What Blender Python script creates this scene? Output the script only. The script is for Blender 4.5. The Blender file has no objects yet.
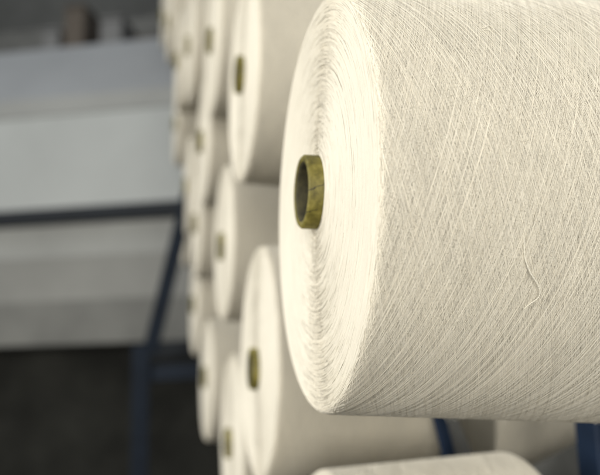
import bpy, math, random
import numpy as np
from mathutils import Vector, Matrix

rng = np.random.default_rng(11)
random.seed(4)
S = 0.105                      # radius of a yarn package, metres
LIFT = 1.0                     # height of the front package above the floor

# ------------------------------------------------------------------ camera
F600 = 823.56                  # focal length in pixels of the 600 px wide photo
def rot3(rx, ry, rz):
    Rx = np.array([[1,0,0],[0,math.cos(rx),-math.sin(rx)],[0,math.sin(rx),math.cos(rx)]])
    Ry = np.array([[math.cos(ry),0,math.sin(ry)],[0,1,0],[-math.sin(ry),0,math.cos(ry)]])
    Rz = np.array([[math.cos(rz),-math.sin(rz),0],[math.sin(rz),math.cos(rz),0],[0,0,1]])
    return Rz @ Rx @ Ry
M = rot3(-0.2039, -0.2153, -0.0196)          # columns: axis, down, away, in camera axes
Z0 = 4.03
C0 = np.array([(316.4-300)/F600*Z0, (204.2-237.5)/F600*Z0, Z0])
def to_world(la, lv, lu):                      # creel coordinates (radii) -> world
    return Vector((la*S, lu*S, -lv*S + LIFT))
def cam2world(pc):
    l = M.T @ (np.array(pc) - C0)
    return to_world(l[0], l[1], l[2])
def px(x, y, Z):                               # a point at depth Z (radii)
    return cam2world(((x-300)/F600*Z, (y-237.5)/F600*Z, Z))
sc = bpy.context.scene
col = sc.collection
cd = bpy.data.cameras.new('camera'); cam = bpy.data.objects.new('camera', cd); col.objects.link(cam)
def axw(r): return Vector((r[0], r[2], -r[1]))
R_, D_, Fw = axw(M[0]), axw(M[1]), axw(M[2])
mat = Matrix((R_, -D_, -Fw)).transposed().to_4x4(); mat.translation = cam2world((0,0,0))
cam.matrix_world = mat
cd.sensor_width = 36; cd.lens = 36*F600/600; cd.clip_start = .01; cd.clip_end = 200
cd.dof.use_dof = True; cd.dof.focus_distance = 0.354; cd.dof.aperture_fstop = 7.0
sc.camera = cam

# ------------------------------------------------------------------ light
w = bpy.data.worlds.new('World'); sc.world = w; w.use_nodes = True
w.node_tree.nodes['Background'].inputs[0].default_value = (.80,.86,.95,1)
w.node_tree.nodes['Background'].inputs[1].default_value = .24
sc.view_settings.view_transform = 'Standard'; sc.view_settings.look = 'None'
sc.view_settings.exposure = 0; sc.view_settings.gamma = 1
def area(name, loc, target, size, power, colr):
    l = bpy.data.lights.new(name, 'AREA'); l.size = size; l.energy = power; l.color = colr; l.shape = 'SQUARE'
    o = bpy.data.objects.new(name, l); col.objects.link(o)
    o.location = loc; o.rotation_euler = (Vector(target)-Vector(loc)).to_track_quat('-Z','Y').to_euler()
    return o
area('window_light', (-2.3, -.15, 1.35), (0,.3,1.0), 1.2, 60, (1,.975,.92))
area('ceiling_light', (.5, -.9, 3.0), (.1,.1,1.0), 1.6, 6, (1,.98,.94))
area('front_fill', (-.35, -2.2, .98), (.15,.3,.95), 1.4, 47, (1,.98,.93))  # soft fill added on the camera side to brighten the package sides
area('hall_light', (-1.5, 1.2, 3.6), (-.9,3.2,.6), 1.6, 20, (.95,.98,1))

# ------------------------------------------------------------------ materials
def material(name, colr, rough=.7, metal=0, noise=None, bump=None, sheen=0, tint=False, spec=.5, grain=None):
    m = bpy.data.materials.new(name); m.use_nodes = True
    nt = m.node_tree; b = nt.nodes['Principled BSDF']
    b.inputs['Base Color'].default_value = (*colr,1); b.inputs['Roughness'].default_value = rough
    b.inputs['Metallic'].default_value = metal; b.inputs['Specular IOR Level'].default_value = spec
    if sheen: b.inputs['Sheen Weight'].default_value = sheen
    tc = nt.nodes.new('ShaderNodeTexCoord')
    src = None
    if noise:
        sc_, lo, hi = noise
        n = nt.nodes.new('ShaderNodeTexNoise'); n.inputs['Scale'].default_value = sc_; n.inputs['Detail'].default_value = 6
        n.inputs['Roughness'].default_value = .65
        nt.links.new(tc.outputs['Object'], n.inputs['Vector'])
        r = nt.nodes.new('ShaderNodeValToRGB')
        r.color_ramp.elements[0].position = .3; r.color_ramp.elements[0].color = (*[c*lo for c in colr],1)
        r.color_ramp.elements[1].position = .7; r.color_ramp.elements[1].color = (*[min(1,c*hi) for c in colr],1)
        nt.links.new(n.outputs['Fac'], r.inputs['Fac']); src = r.outputs['Color']
        nt.links.new(src, b.inputs['Base Color'])
    if grain:
        g = nt.nodes.new('ShaderNodeTexNoise'); g.inputs['Scale'].default_value = grain[0]; g.inputs['Detail'].default_value = 3
        nt.links.new(tc.outputs['Object'], g.inputs['Vector'])
        mr = nt.nodes.new('ShaderNodeMapRange'); mr.inputs[1].default_value = .3; mr.inputs[2].default_value = .7
        mr.inputs[3].default_value = grain[1]; mr.inputs[4].default_value = grain[2]
        nt.links.new(g.outputs['Fac'], mr.inputs[0])
        gm = nt.nodes.new('ShaderNodeMix'); gm.data_type = 'RGBA'; gm.blend_type = 'MULTIPLY'; gm.inputs[0].default_value = 1
        nt.links.new(src, gm.inputs[6]); nt.links.new(mr.outputs[0], gm.inputs[7]); src = gm.outputs[2]
        nt.links.new(src, b.inputs['Base Color'])
    if tint:
        a = nt.nodes.new('ShaderNodeAttribute'); a.attribute_name = 'yarn_tint'
        mx = nt.nodes.new('ShaderNodeMix'); mx.data_type = 'RGBA'; mx.blend_type = 'MULTIPLY'
        mx.inputs[0].default_value = 1
        if src: nt.links.new(src, mx.inputs[6])
        else: mx.inputs[6].default_value = (*colr,1)
        nt.links.new(a.outputs['Color'], mx.inputs[7]); nt.links.new(mx.outputs[2], b.inputs['Base Color'])
    if bump:
        n2 = nt.nodes.new('ShaderNodeTexNoise'); n2.inputs['Scale'].default_value = bump[0]; n2.inputs['Detail'].default_value = 4
        nt.links.new(tc.outputs['Object'], n2.inputs['Vector'])
        bp = nt.nodes.new('ShaderNodeBump'); bp.inputs['Strength'].default_value = bump[1]; bp.inputs['Distance'].default_value = bump[2]
        nt.links.new(n2.outputs['Fac'], bp.inputs['Height']); nt.links.new(bp.outputs['Normal'], b.inputs['Normal'])
    return m
YARN = (.82,.77,.65)
m_yarn  = material('yarn', YARN, .85, noise=(25,.96,1.03), bump=(1500,.5,.0003), tint=True, spec=.15, grain=(2400,.975,1.015))
m_core  = material('yarn_under_shaded', tuple(c*.92 for c in YARN), .95, noise=(60,.93,1.03), bump=(900,.9,.0005), spec=.1)  # darker than the yarn: shade in the gaps between strands, painted in
m_blue  = material('blue_paint', (.008,.018,.040), .6, spec=.2, noise=(14,.75,1.3), bump=(120,.15,.0004))
m_blue_dull = material('darker_blue_paint', (.008,.013,.022), .7, noise=(14,.75,1.3), spec=.2)  # darker, rougher blue for the far left stand
m_steel = material('grey_steel', (.115,.115,.105), .6, .2, noise=(35,.7,1.35), bump=(300,.3,.0003))
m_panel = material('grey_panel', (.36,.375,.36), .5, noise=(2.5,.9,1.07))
m_panel2= material('panel_shade_middle', (.22,.22,.20), .6, noise=(3,.8,1.1))  # panel grey darkened: shade deepening down the machine front, put into the colour
m_panel3= material('panel_shade_upper', (.29,.295,.275), .6, noise=(3,.85,1.1))  # first step of the painted shade below the rail
m_skirt = material('panel_shade_low', (.155,.155,.14), .7, noise=(4,.7,1.15))  # last and darkest step of the painted shade on the front
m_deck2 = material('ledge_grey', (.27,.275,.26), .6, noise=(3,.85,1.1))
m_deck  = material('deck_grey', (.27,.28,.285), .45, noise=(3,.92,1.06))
m_dark  = material('dark_rail', (.012,.015,.019), .6, spec=.2, noise=(8,.8,1.2))
m_black = material('underside_shade', (.013,.013,.011), .9, noise=(4,.5,2.2), spec=.15)  # near-black colour stands in for the unlit space under the machine
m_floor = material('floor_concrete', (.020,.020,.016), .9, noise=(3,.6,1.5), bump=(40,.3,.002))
m_wall  = material('hall_wall', (.22,.22,.20), .9, noise=(1.5,.6,1.3))
m_brown = material('brown_carton', (.095,.078,.06), .8, noise=(6,.7,1.3))
m_white = material('white_box', (.16,.16,.155), .7, noise=(6,.9,1.05))
m_fleck = material('seed_fleck', (.13,.085,.04), .9)

def tube_material(name, crack):
    m = bpy.data.materials.new(name); m.use_nodes = True
    nt = m.node_tree; N = nt.nodes; L = nt.links; b = N['Principled BSDF']
    b.inputs['Roughness'].default_value = .55; b.inputs['Specular IOR Level'].default_value = .35
    tc = N.new('ShaderNodeTexCoord')
    n = N.new('ShaderNodeTexNoise'); n.inputs['Scale'].default_value = 230; n.inputs['Detail'].default_value = 8; n.inputs['Roughness'].default_value = .7
    L.new(tc.outputs['Object'], n.inputs['Vector'])
    n3 = N.new('ShaderNodeTexNoise'); n3.inputs['Scale'].default_value = 60; n3.inputs['Detail'].default_value = 4
    L.new(tc.outputs['Object'], n3.inputs['Vector'])
    av = N.new('ShaderNodeMath'); av.operation = 'MULTIPLY_ADD'; av.inputs[1].default_value = .5
    hf = N.new('ShaderNodeMath'); hf.operation = 'MULTIPLY'; hf.inputs[1].default_value = .5
    L.new(n.outputs['Fac'], av.inputs[0]); L.new(n3.outputs['Fac'], hf.inputs[0]); L.new(hf.outputs[0], av.inputs[2])
    r = N.new('ShaderNodeValToRGB')
    e = r.color_ramp.elements
    e[0].position = .36; e[0].color = (.075,.063,.010,1)
    e[1].position = .64; e[1].color = (.27,.23,.06,1)
    k = e.new(.5); k.color = (.16,.135,.027,1)
    L.new(av.outputs[0], r.inputs['Fac'])
    out = r.outputs['Color']
    if crack:
        # a thin split in the paper wall: dark where angle follows a wandering line
        sep = N.new('ShaderNodeSeparateXYZ'); L.new(tc.outputs['Object'], sep.inputs[0])
        def mth(op, a, b_=None, c=None):
            q = N.new('ShaderNodeMath'); q.operation = op
            for i, v in enumerate((a, b_, c)):
                if v is None: continue
                if isinstance(v, (int, float)): q.inputs[i].default_value = v
                else: L.new(v, q.inputs[i])
            return q.outputs[0]
        cn = N.new('ShaderNodeTexNoise'); cn.inputs['Scale'].default_value = 420; L.new(tc.outputs['Object'], cn.inputs['Vector'])
        tot = None
        for (z0, slope, wid, x1) in ((.0042,.42,.00019,.1), (-.0068,.25,.0002,-.003)):
            line = mth('MULTIPLY_ADD', sep.outputs[0], slope, z0+.0015)
            wob = mth('MULTIPLY_ADD', cn.outputs['Fac'], .0022, -.0011)
            d = mth('ABSOLUTE', mth('SUBTRACT', mth('SUBTRACT', sep.outputs[2], line), wob))
            f = mth('LESS_THAN', d, wid)
            f = mth('MULTIPLY', f, mth('LESS_THAN', sep.outputs[0], x1))
            tot = f if tot is None else mth('MAXIMUM', tot, f)
        tot = mth('MULTIPLY', tot, mth('LESS_THAN', sep.outputs[1], -.006))
        mx = N.new('ShaderNodeMix'); mx.data_type = 'RGBA'; L.new(tot, mx.inputs[0])
        L.new(out, mx.inputs[6]); mx.inputs[7].default_value = (.018,.014,.006,1); out = mx.outputs[2]
    L.new(out, b.inputs['Base Color'])
    bp = N.new('ShaderNodeBump'); bp.inputs['Strength'].default_value = .5; bp.inputs['Distance'].default_value = .0004
    L.new(n.outputs['Fac'], bp.inputs['Height']); L.new(bp.outputs['Normal'], b.inputs['Normal'])
    return m
m_tube = tube_material('olive_paper_tube', False)
m_tubec = tube_material('olive_paper_tube_split', True)

# ------------------------------------------------------------------ helpers
def tag(o, label=None, cat=None, group=None, kind=None):
    if label: o['label'] = label
    if cat: o['category'] = cat
    if group: o['group'] = group
    if kind: o['kind'] = kind
    return o
def mesh_obj(name, V, Fc, m, parent=None, smooth=False):
    me = bpy.data.meshes.new(name); me.from_pydata([tuple(v) for v in V], [], Fc)
    me.materials.append(m)
    if smooth: me.polygons.foreach_set('use_smooth', [True]*len(me.polygons))
    me.update()
    o = bpy.data.objects.new(name, me); col.objects.link(o)
    if parent: o.parent = parent
    return o
def empty(name, loc):
    o = bpy.data.objects.new(name, None); col.objects.link(o); o.location = loc; o.empty_display_size = .02
    return o
def bevel(o, wdt, seg=2):
    b = o.modifiers.new('bevel','BEVEL'); b.width = wdt; b.segments = seg; b.limit_method = 'ANGLE'
def box(name, frame, lo, hi, m, parent=None, bev=0):
    o_, ex, ey, ez = frame
    V = [o_+ex*(hi[0] if i&1 else lo[0])+ey*(hi[1] if i&2 else lo[1])+ez*(hi[2] if i&4 else lo[2]) for i in range(8)]
    F_ = [(0,2,3,1),(4,5,7,6),(0,1,5,4),(2,6,7,3),(0,4,6,2),(1,3,7,5)]
    if parent: V = [v-parent.location for v in V]
    ob = mesh_obj(name, V, F_, m, parent)
    if bev: bevel(ob, bev)
    return ob
def beam(name, a, b, wd, th, m, parent, bev=.002, face=None):
    """rectangular bar from a to b; wd across the view, th along 'face'"""
    d = (b-a); Ln = d.length; d.normalize()
    n = (face or Vector((0,1,0))); n = (n - d*n.dot(d)).normalized(); s = d.cross(n)
    return box(name, (a, d, s, n), (0,-wd/2,-th/2), (Ln,wd/2,th/2), m, parent, bev)
WF = (Vector((0,0,0)), Vector((1,0,0)), Vector((0,1,0)), Vector((0,0,1)))

# ------------------------------------------------------------------ yarn package
LEN = 1.62; CON = .05; RIM = .045; RT = .181; RIN = .138; TOFF = .06
def prof(d):
    """outer radius of the winding at distance d from its nose (in radii), rims rounded"""
    r = 1 + CON*d
    q = np.clip((RIM-d)/RIM, 0, 1); r = r - RIM*(1-np.sqrt(np.clip(1-q*q,0,1)))*.9
    q = np.clip((d-(LEN-RIM))/RIM, 0, 1); r = r - RIM*(1-np.sqrt(np.clip(1-q*q,0,1)))*.9
    return r
def ecc(r): return TOFF*np.clip((.97-r)/(.97-RT),0,1)       # the core sits a little off the centre of the winding
def strands(P, Nn, rad):
    n, m, _ = P.shape
    T = np.gradient(P, axis=1); T /= np.linalg.norm(T, axis=2, keepdims=True)+1e-12
    B = np.cross(T, Nn); B /= np.linalg.norm(B, axis=2, keepdims=True)+1e-12
    N2 = np.cross(B, T)
    rr = rad[..., None]
    V = np.stack([P + rr*(math.cos(a)*N2 + math.sin(a)*B) for a in (0, 2*math.pi/3, 4*math.pi/3)], 2)
    idx = np.arange(n*m*3).reshape(n, m, 3)
    a = idx[:, :-1, :]; b = idx[:, 1:, :]
    a2 = np.roll(a, -1, axis=2); b2 = np.roll(b, -1, axis=2)
    Q = np.stack([a, a2, b2, b], -1).reshape(-1, 4)
    return V.reshape(-1, 3), Q
def smooth_noise(n, m, k, amp):
    x = np.linspace(0, k-1.001, m); i = x.astype(int); f = x-i; f = f*f*(3-2*f)
    g = rng.normal(0, amp, (n, k+1))
    return g[:, i]*(1-f) + g[:, i+1]*f

def build_yarn_mesh():
    Vs, Qs, Ts, Mi = [], [], [], []
    off = 0
    def push(V, Q, tint, mi):
        nonlocal off
        Vs.append(V); Qs.append(Q+off); off += len(V); Ts.append(tint); Mi.append(np.full(len(Q), mi))
    # 1. solid body, a surface of revolution with a hole for the tube
    ds = np.concatenate([[0]*26, np.linspace(0, RIM, 10), np.linspace(RIM, LEN-RIM, 40)[1:-1], np.linspace(LEN-RIM, LEN, 10), [LEN]*6])
    rs = prof(ds); rs[:26] = np.linspace(RT-.004, rs[26], 27)[:26]; rs[-6:] = np.linspace(rs[-7], RT-.004, 7)[1:]
    ds = ds.astype(float)
    ringr = np.random.default_rng(3).normal(0, .0009, 26); ds[:26] += .0015+np.abs(ringr)
    rs = rs-.0012
    na = 220; A = np.linspace(0, 2*np.pi, na, endpoint=False)
    V = np.stack([np.repeat(ds, na), np.outer(rs, np.cos(A)).ravel(), np.outer(rs, np.sin(A)).ravel()], 1)
    V[:,2] += ecc(np.repeat(rs, na))
    I = np.arange(len(ds)*na).reshape(len(ds), na)
    Q = np.stack([I[:-1], np.roll(I, -1, 1)[:-1], np.roll(I, -1, 1)[1:], I[1:]], -1).reshape(-1, 4)
    push(V, Q, np.ones((len(V),3)), 1)
    # 2. cross-wound yarn: every strand runs to the far rim and back
    m = 190
    t = np.linspace(0, 1, m)
    layers = [(1.9,150),(.80,170),(2.3,150),(.72,170),(1.5,160),(.83,170),(2.1,150),(.75,170),(1.25,140),(.69,160),(1.75,90),(.78,150),(.735,105)]
    grp = []
    for li, (tn, cnt) in enumerate(layers):               # one layer after another, evenly stepped round the core
        p0 = rng.uniform(0, 2*np.pi); pitch = 2*np.pi/cnt
        wob = rng.normal(0, 1, cnt).cumsum(); wob = (wob-np.linspace(wob[0], wob[-1], cnt))*.35
        for j in range(cnt):
            if rng.random() < .06: continue
            grp.append((p0+pitch*(j+wob[j]+rng.normal(0,.12)), tn+rng.normal(0,.0025), li+rng.uniform(0,.6)))
    grp = np.array(grp); n = len(grp)
    tri = 1-np.abs(2*t-1)                                   # 0..1..0
    e = .025; tri = np.sqrt(tri**2+e*e); tri = (tri-tri.min())/(tri.max()-tri.min())
    d0 = .011+rng.uniform(0, .010, (n,1)); d1 = LEN-.011-rng.uniform(0,.010,(n,1))
    d = d0 + (d1-d0)*tri[None]
    d = d + smooth_noise(n, m, 12, .0004)
    d = np.clip(d, .002, LEN-.002)
    th = grp[:,0:1] + 2*np.pi*grp[:,1:2]*2*t[None] + smooth_noise(n, m, 30, .00025)
    h = grp[:,2:3]/13*.0062 + smooth_noise(n, m, 20, .00004)
    # profile normal
    r = prof(d); dr = (prof(d+.001)-prof(np.maximum(d-.001,0)))/.002
    dr = np.clip(dr, -8, 8)
    nx = -dr/np.sqrt(1+dr*dr); nr = 1/np.sqrt(1+dr*dr)
    rr = r + nr*h; X = d + nx*h
    P = np.stack([X, rr*np.cos(th), rr*np.sin(th)], 2)
    Nn = np.stack([nx, nr*np.cos(th), nr*np.sin(th)], 2)
    base = rng.uniform(.0011,.0016,(n,1)); top = grp[:,2:3] > 10.99; base = np.where(top, rng.uniform(.0013,.0017,(n,1)), base)
    rad = base*(1+np.clip(smooth_noise(n,m,90,.07),-.2,.35))
    V, Q = strands(P, Nn, rad)
    tv = np.clip(rng.normal(.93,.045,(n,1)),.76,1.08)*np.ones((n,m)) + smooth_noise(n,m,60,.02) + top*.14; tv = np.clip(tv,.76,1.12); warm = rng.normal(0,.012,(n,1))  # outermost strands tinted lighter: painted contrast of raised yarn over shaded layers
    tc = np.stack([tv, tv*(1-np.abs(warm)*.4), tv*(1-np.abs(warm))], 2)
    push(V, Q, np.repeat(tc.reshape(-1,3), 3, axis=0), 0)
    # 3. both end faces: turn-back arcs lying on the face, their tails sinking in
    for end in (0, 1):
        n, m = (8500, 26) if end == 0 else (700, 24)
        rmax = (1 if end == 0 else 1+CON*LEN) - RIM*.12
        rad0 = np.sqrt(rng.uniform((RT+.006)**2, rmax**2, (n,1)))
        half = rng.uniform(.12,.55,(n,1))/np.sqrt(rad0+.1)
        s = np.linspace(-1,1,m)[None]
        th = rng.uniform(0,2*np.pi,(n,1)) + half*s
        band = .0016*np.sin(rad0*38)+.0012*np.sin(rad0*97+1)
        hgt = rng.uniform(.0014,.0024,(n,1)) + band*.08 - .0017*np.abs(s)**2.5
        r = rad0 + .005*rng.uniform(-1,1,(n,1))*s*np.abs(s) + smooth_noise(n,m,6,.0005) - .004*(s**2)*rng.uniform(0,1,(n,1))
        sg = -1 if end == 0 else 1
        dg = np.linspace(0,RIM,40); pg = prof(dg) if end == 0 else prof(LEN-dg)
        X = (0 if end == 0 else LEN) + sg*(hgt - np.interp(r, pg, dg))
        P = np.stack([X, r*np.cos(th), r*np.sin(th)+ecc(r)], 2)
        Nn = np.zeros_like(P); Nn[...,0] = sg
        rad = rng.uniform(.0009,.0013,(n,1))*(1+np.clip(smooth_noise(n,m,14,.1),-.3,.4))
        V, Q = strands(P, Nn, rad)
        tv = np.clip(rng.normal(.98,.035,(n,1)),.88,1.05)*np.ones((n,m))
        tc = np.stack([tv,tv*.998,tv*.99],2)
        push(V, Q, np.repeat(tc.reshape(-1,3),3,axis=0), 0)
    # 4. loose fibres: short hairs standing off the yarn
    n, m = 1500, 7
    s = np.linspace(0,1,m)[None]
    d = rng.uniform(.01,LEN-.01,(n,1)); th = rng.uniform(0,2*np.pi,(n,1))
    ln = rng.uniform(.012,.06,(n,1)); a = rng.normal(math.pi/2,.5,(n,1)); cu = rng.normal(0,1.0,(n,1))
    ang = a+cu*s
    dd = d+np.cumsum(np.cos(ang),1)*ln/m; tt = th+np.cumsum(np.sin(ang),1)*ln/m
    dd = np.clip(dd,.003,LEN-.003)
    lift = .004+rng.uniform(0,.014,(n,1))*np.sin(s*rng.uniform(1.2,3.1,(n,1)))
    r = prof(dd)+lift+.003
    P = np.stack([dd, r*np.cos(tt), r*np.sin(tt)],2); Nn = np.stack([np.zeros_like(tt),np.cos(tt),np.sin(tt)],2)
    V, Q = strands(P, Nn, rng.uniform(.0002,.00045,(n,1))*np.ones((n,m)))
    push(V, Q, np.ones((len(V),3)), 0)
    # 5. a few seed flecks caught in the yarn
    n = 90
    d = rng.uniform(.03,LEN-.03,n); th = rng.uniform(0,2*np.pi,n)
    s = np.linspace(-1,1,3)[None]
    tt = th[:,None]+s*rng.uniform(.001,.003,(n,1)); dd = d[:,None]+s*rng.uniform(-.002,.002,(n,1))
    r = prof(dd)+.0085
    P = np.stack([dd, r*np.cos(tt), r*np.sin(tt)],2); Nn = np.stack([np.zeros_like(tt),np.cos(tt),np.sin(tt)],2)
    V, Q = strands(P, Nn, rng.uniform(.0006,.0014,(n,1))*np.ones((n,3)))
    push(V, Q, np.ones((len(V),3)), 2)

    V = (np.concatenate(Vs)*S).astype(np.float32); Q = np.concatenate(Qs).astype(np.int32)
    T = np.concatenate(Ts); Mi = np.concatenate(Mi).astype(np.int32)
    me = bpy.data.meshes.new('wound_yarn')
    me.vertices.add(len(V)); me.vertices.foreach_set('co', V.ravel())
    me.loops.add(len(Q)*4); me.loops.foreach_set('vertex_index', Q.ravel())
    me.polygons.add(len(Q)); me.polygons.foreach_set('loop_start', np.arange(0,len(Q)*4,4,dtype=np.int32))
    me.polygons.foreach_set('material_index', Mi)
    me.polygons.foreach_set('use_smooth', np.ones(len(Q),dtype=bool))
    at = me.attributes.new('yarn_tint','FLOAT_COLOR','POINT')
    at.data.foreach_set('color', np.concatenate([T, np.ones((len(T),1))],1).astype(np.float32).ravel())
    me.update(calc_edges=True)
    for m_ in (m_yarn, m_core, m_fleck): me.materials.append(m_)
    return me
yarn_me = build_yarn_mesh()

def tube_mesh(m):
    xs  = [.30,-.066,-.0755,-.0765,-.073,-.060, .30]      # outer wall, chamfered nose, inner wall
    rs_ = [RT, RT,  RT-.008, RT-.014, RIN+.010, RIN,  RIN]
    xs = [LEN+.05]+xs[1:-1]+[LEN+.05]
    na = 96; V=[];Fc=[]
    g = random.Random(5)
    for j,(x,r) in enumerate(zip(xs,rs_)):
        for i in range(na):
            a = 2*math.pi*i/na
            wv = 1+.006*math.sin(3*a+1)+.003*math.sin(7*a)+g.uniform(-.0015,.0015)
            V.append((x*S, r*wv*S*math.cos(a), r*wv*S*math.sin(a)+TOFF*S))
    for j in range(len(xs)-1):
        for i in range(na):
            k=(i+1)%na; Fc.append((j*na+i, j*na+k, (j+1)*na+k, (j+1)*na+i))
    j=len(xs)-1
    for i in range(na):
        k=(i+1)%na; Fc.append((j*na+i, j*na+k, k, i))
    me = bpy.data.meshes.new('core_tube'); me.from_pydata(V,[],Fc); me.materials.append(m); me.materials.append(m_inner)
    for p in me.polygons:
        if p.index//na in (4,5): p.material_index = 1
    me.polygons.foreach_set('use_smooth',[True]*len(me.polygons)); me.update()
    return me
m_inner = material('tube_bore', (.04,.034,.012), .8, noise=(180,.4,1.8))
tube_me = tube_mesh(m_tube); tube_crack = tube_mesh(m_tubec)

GROUP = 'cream yarn packages held in the creel'
def package(x, y, Rpx, spin, label, tube=tube_me, length=1.0, main=False):
    Z = F600/Rpx
    loc = px(x, y, Z) if not main else cam2world(C0)
    root = empty('yarn_package', loc)
    tag(root, label, 'yarn package', GROUP)
    b = bpy.data.objects.new('wound_yarn', yarn_me); col.objects.link(b); b.parent = root
    b.rotation_euler = (spin,0,0); q = 1 if main else random.uniform(.975,1.03); b.scale = (length,q,q)
    t = bpy.data.objects.new('core_tube', tube); col.objects.link(t); t.parent = root
    t.scale = (length,1,1) if not main else (1,1,1)
    t.rotation_euler = (spin,0,0)
    pegs.append((loc+Vector((0,-math.sin(spin),math.cos(spin)))*TOFF*S, length))
    return root
pegs = []

main = package(0,0,1, 0.0, 'large sharply focused cream yarn cone filling the right, its olive core tube split', tube_crack, main=True)
package(325,631,156, 4.4, 'cream yarn package below the big sharp one, only its curved top in the frame', length=.83)
package(242,80,104, 1.0, 'blurred cream package directly left of the big one, in the upper part, olive core showing', length=.88)
package(257,362,115, 3.3, 'blurred cream package low behind the big one, olive core and full round face showing', length=.84)
package(452,410,103, 5.2, 'cream package glimpsed under the big one at right, bright rim beside a grey brace', length=.9)
# third column from the camera
package(212,45,72, .4, 'blurred package two columns back at the top, faint olive core', length=.88)
package(223,243,77, 2.6, 'blurred package two columns back at mid height, core left of the gap between larger ones', length=.88)
package(231,440,82, 4.0, 'blurred package two columns back at the bottom, left of the low round face', length=.88)
# columns further back, running towards the vanishing point
for (x,y,R,lab) in (
    (203,141,63,'blurred package filling the space between the two upper faint olive cores'),
    (189,48,55,'heavily blurred package three columns back, above the hood edge, left of the top faint core'),
    (196,224,55,'heavily blurred package three columns back, level with the dark machine rail'),
    (206,380,60,'dull blurred package three columns back, lowest, just right of the blue frame'),
    (178,62,48,'heavily blurred package four columns back, upper one of its column'),
    (187,186,48,'heavily blurred package four columns back, middle one of its column'),
    (194,306,49,'heavily blurred package four columns back, lowest of its column above the blue bars'),
    (169,20,40,'small blurred package five columns back, topmost at the left edge of the creel'),
    (176,124,40,'small blurred package five columns back, beside the bright machine band'),
    (184,226,40,'small blurred package five columns back, where the dark rail meets the creel'),
    (163,14,33,'smallest and farthest blurred package, at the upper left end of the creel')):
    package(x,y,R, random.uniform(0,6), lab, length=.88)

# loose end of yarn on the main package -------------------------------------------------
def on_main(x, y, up=.006):
    up += .004
    dr = M.T @ np.array([(x-300)/F600, (y-237.5)/F600, 1.0]); o = M.T @ (-C0)
    for t in np.linspace(2.5, 5, 4000):
        p = o+dr*t
        if 0 < p[0] < LEN and math.hypot(p[1],p[2]) < 1+CON*p[0]:
            k = (math.hypot(p[1],p[2])+up)/math.hypot(p[1],p[2])
            return Vector((p[0]*S, p[2]*k*S, -p[1]*k*S))
def thread_curve(name, pts, rad, parent, n=60):
    P = [Vector(p) for p in pts]; out=[]
    for i in range(len(P)-1):
        p0=P[max(i-1,0)];p1=P[i];p2=P[i+1];p3=P[min(i+2,len(P)-1)]
        for k in range(10):
            t=k/10
            out.append(.5*((2*p1)+(-p0+p2)*t+(2*p0-5*p1+4*p2-p3)*t*t+(-p0+3*p1-3*p2+p3)*t**3))
    out.append(P[-1])
    V=[];Fc=[]
    for i,p in enumerate(out):
        T=(out[min(i+1,len(out)-1)]-out[max(i-1,0)]).normalized(); n1=T.cross(Vector((0,1,0))).normalized(); n2=T.cross(n1)
        rr = rad*(1+.25*math.sin(i*1.3)+.1*math.sin(i*3.7))
        for a in range(6): V.append(p+rr*(math.cos(a*math.pi/3)*n1+math.sin(a*math.pi/3)*n2))
        if i:
            for a in range(6):
                b=(a+1)%6; Fc.append(((i-1)*6+a,(i-1)*6+b,i*6+b,i*6+a))
    Fc += [tuple(range(5,-1,-1)), tuple(range(len(V)-6,len(V)))]
    me_o = mesh_obj(name,V,Fc,m_yarn,parent,True)
    at = me_o.data.attributes.new('yarn_tint','FLOAT_COLOR','POINT'); at.data.foreach_set('color',[1.08,1.08,1.06,1]*len(V))
    return me_o
pts = [(523,236,.004),(523,246,.006),(523.3,256,.009),(525.5,265,.014),(529,273,.018),(533,279,.02),(536,284.5,.021),(537.3,289.5,.02),(536.5,294,.018),(533.5,298,.015),(529.5,301.5,.010),(526,305,.007),(523.5,308,.004)]
tag(thread_curve('loose_thread', [on_main(*p) for p in pts], .00024, main), 'loose strand curling off the yarn surface')
lint = [(481,29.5,.006),(484,30.5,.012),(488,29,.014),(492,30.5,.010),(492,33,.006)]
thread_curve('lint', [on_main(*p) for p in lint], .00016, main)
lint2 = [(482,33,.006),(485,32,.010),(490,33.5,.010)]
thread_curve('lint', [on_main(*p) for p in lint2], .00012, main)

# ------------------------------------------------------------------ creel frame
creel = empty('creel_frame', Vector((.3,.5,0)))
tag(creel, 'blue painted steel creel frame with grey brace plates carrying the yarn packages', 'frame')
UP = Vector((0,0,1))
# upright beside the front package's far end
p = px(605,450,5.8); beam('post', Vector((p.x,p.y,0)), Vector((p.x,p.y,2.2)), .030, .03, m_blue, creel)
# narrow upright and brace plates in the gap under the front package
p0 = px(436,405,6.3); p1 = px(450,460,6.3); beam('brace', p0+(p0-p1)*.15, p1+(p1-p0)*.3, .010, .008, m_blue, creel)
def plate(name, poly, Z, th, m):
    A = [px(x,y,Z) for x,y in poly]; n = (A[1]-A[0]).cross(A[2]-A[0]).normalized()
    if n.dot(Fw) < 0: n = -n
    V = [a-creel.location for a in A]+[a+n*th-creel.location for a in A]; k=len(A)
    Fc = [tuple(range(k)), tuple(range(2*k-1,k-1,-1))]+[(i,(i+1)%k,k+(i+1)%k,k+i) for i in range(k)]
    o = mesh_obj(name,V,Fc,m,creel); bevel(o,.001); return o
plate('brace_plate', [(431,385),(442,385),(471,452),(489,495),(431,495)], 6.8, .005, m_steel)
plate('brace_plate', [(520,476),(640,413),(640,520),(520,520)], 6.6, .004, m_steel)
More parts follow.
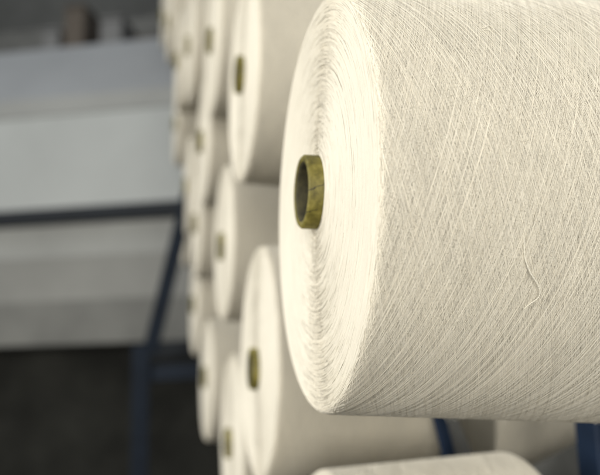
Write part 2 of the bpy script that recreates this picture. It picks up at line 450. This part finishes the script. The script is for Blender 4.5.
# far left end: upright, two cross bars and a diagonal stay
Zb = 17.5
mb = Zb*S/F600
a = px(141,345,Zb); d = px(141,520,Zb)
beam('post', Vector((d.x,d.y,0)), Vector((a.x,a.y,a.z)), 17*mb, .04, m_blue_dull, creel)
beam('cross_bar', px(143,374,Zb), px(260,367,Zb), 16*mb, .03, m_blue_dull, creel)
beam('cross_bar', px(150,352,Zb+1), px(260,342,Zb+1), 18*mb, .03, m_dark, creel)
beam('stay', px(150,352,Zb), px(200,150,Zb), 15*mb, .02, m_blue_dull, creel)
# the pegs the packages sit on
for loc, k in pegs:
    L0 = LEN*k*S
    x0 = loc.x+.35*S; x1 = loc.x+L0+.25*S
    na=20; V=[];Fc=[]
    for j,x in enumerate((x0,x0+.006,x1)):
        r = .0035 if j==0 else .006
        for i in range(na): V.append(Vector((x, loc.y+r*math.cos(2*math.pi*i/na), loc.z-(.138*S-.006)+r*math.sin(2*math.pi*i/na)))-creel.location)
    for j in range(2):
        for i in range(na): q=(i+1)%na; Fc.append((j*na+i,j*na+q,(j+1)*na+q,(j+1)*na+i))
    Fc.append(tuple(range(na)))
    mesh_obj('peg',V,Fc,m_steel,creel,True)

# ------------------------------------------------------------------ setting behind
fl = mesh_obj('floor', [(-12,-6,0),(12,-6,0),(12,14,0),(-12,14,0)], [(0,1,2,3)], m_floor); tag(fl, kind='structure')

# machine across the aisle; its front runs left and away from the camera
Zm = 24.0
P0 = px(95,215,Zm)
hl = px(95-90, 215+6.8, Zm*1.02) - P0; hl.z = 0; ex = -hl.normalized()      # to the right
ey = Vector((-ex.y, ex.x, 0)); 
if ey.y < 0: ey = -ey
mach = empty('textile_machine', Vector((P0.x,P0.y,0))); fr = (Vector((P0.x,P0.y,0)), ex, ey, UP)
tag(mach, 'pale grey textile machine with a dark rail across its panels, out of focus behind', 'machine')
u = Zm*S/F600
def hy(y): return P0.z-(y-215)*u
CZ = cam.location.z if False else mat.translation.z
def hz(y, dep): return CZ+(hy(y)-CZ)*(1+dep/(Zm*S))   # same sight line, 'dep' further back
W0, W1 = -2.2, 1.6
for i in range(6):
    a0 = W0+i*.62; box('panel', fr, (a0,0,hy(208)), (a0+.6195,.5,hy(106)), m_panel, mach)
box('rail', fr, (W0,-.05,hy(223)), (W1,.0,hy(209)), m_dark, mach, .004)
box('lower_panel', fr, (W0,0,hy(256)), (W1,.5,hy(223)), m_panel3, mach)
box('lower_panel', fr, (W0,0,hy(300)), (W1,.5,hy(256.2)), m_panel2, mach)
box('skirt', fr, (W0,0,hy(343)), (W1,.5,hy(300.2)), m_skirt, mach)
box('base', fr, (W0,.12,0), (W1,.5,hy(344)), m_black, mach)  # dark block painting the shade beneath the panels
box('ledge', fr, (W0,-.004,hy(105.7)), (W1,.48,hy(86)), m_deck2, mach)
# sloping hood above the panels
def hood():
    A = [(W0,.02,hy(85.7)),(W1,.02,hy(85.7)),(W1,.22,hz(28,.22)),(W0,.22,hz(28,.22)),(W0,.30,hy(85.7)),(W1,.30,hy(85.7))]
    V = [fr[0]+ex*a+ey*b+UP*c-mach.location for a,b,c in A]
    o = mesh_obj('hood', V, [(0,1,2,3),(3,2,5,4),(0,3,4),(1,5,2),(0,4,5,1)], m_deck, mach)
hood()
wall = box('wall', WF, (-8,6.2,0), (8,6.3,5), m_wall); tag(wall, kind='structure')
shelf_t = empty('shelf_unit', fr[0]+ex*-.1+ey*.62)
tag(shelf_t, 'dark blurred storage shelf behind the machine hood', 'shelf')
sf = (shelf_t.location.copy(),ex,ey,UP)
box('back_panel', sf, (-2.4,.34,0), (1.6,.36,hy(-160)), m_steel, shelf_t)
box('shelf_board', sf, (-2.4,-.02,hz(37,.6)), (1.6,.34,hz(31,.6)), m_dark, shelf_t)
for i in range(4): box('upright', sf, (-2.4+i*1.3,-.03,0), (-2.36+i*1.3,.33,hy(-160)), m_dark, shelf_t)
def goods(name, xp, wpx, hpx, m, lab, cat):
    c = px(xp, 27, Zm*1.25); a = (c-sf[0]).dot(ex); w_ = wpx*u*1.2; h = hpx*u*1.2
    z0 = hz(31,.6)+.001
    q = empty(name, sf[0]+ex*a+UP*z0); f3 = (q.location.copy(),ex,ey,UP)
    box('body', f3, (-w_/2,.02,0), (w_/2,.26,h), m, q, .008)
    box('lid', f3, (-w_/2-.004,.015,h), (w_/2+.004,.265,h+.012), m, q, .003)
    tag(q, lab, cat)
goods('carton', 45, 24, 60, m_brown, 'tall brown blurred carton at the top left behind the machine', 'box')
goods('carton', 128, 26, 12, m_brown, 'low brown blurred carton at the top, near the creel', 'box')
goods('storage_box', 88, 26, 40, m_white, 'pale grey blurred box between the two brown cartons', 'box')
goods('storage_box', 18, 20, 34, m_white, 'pale grey blurred box left of the tall brown carton', 'box')
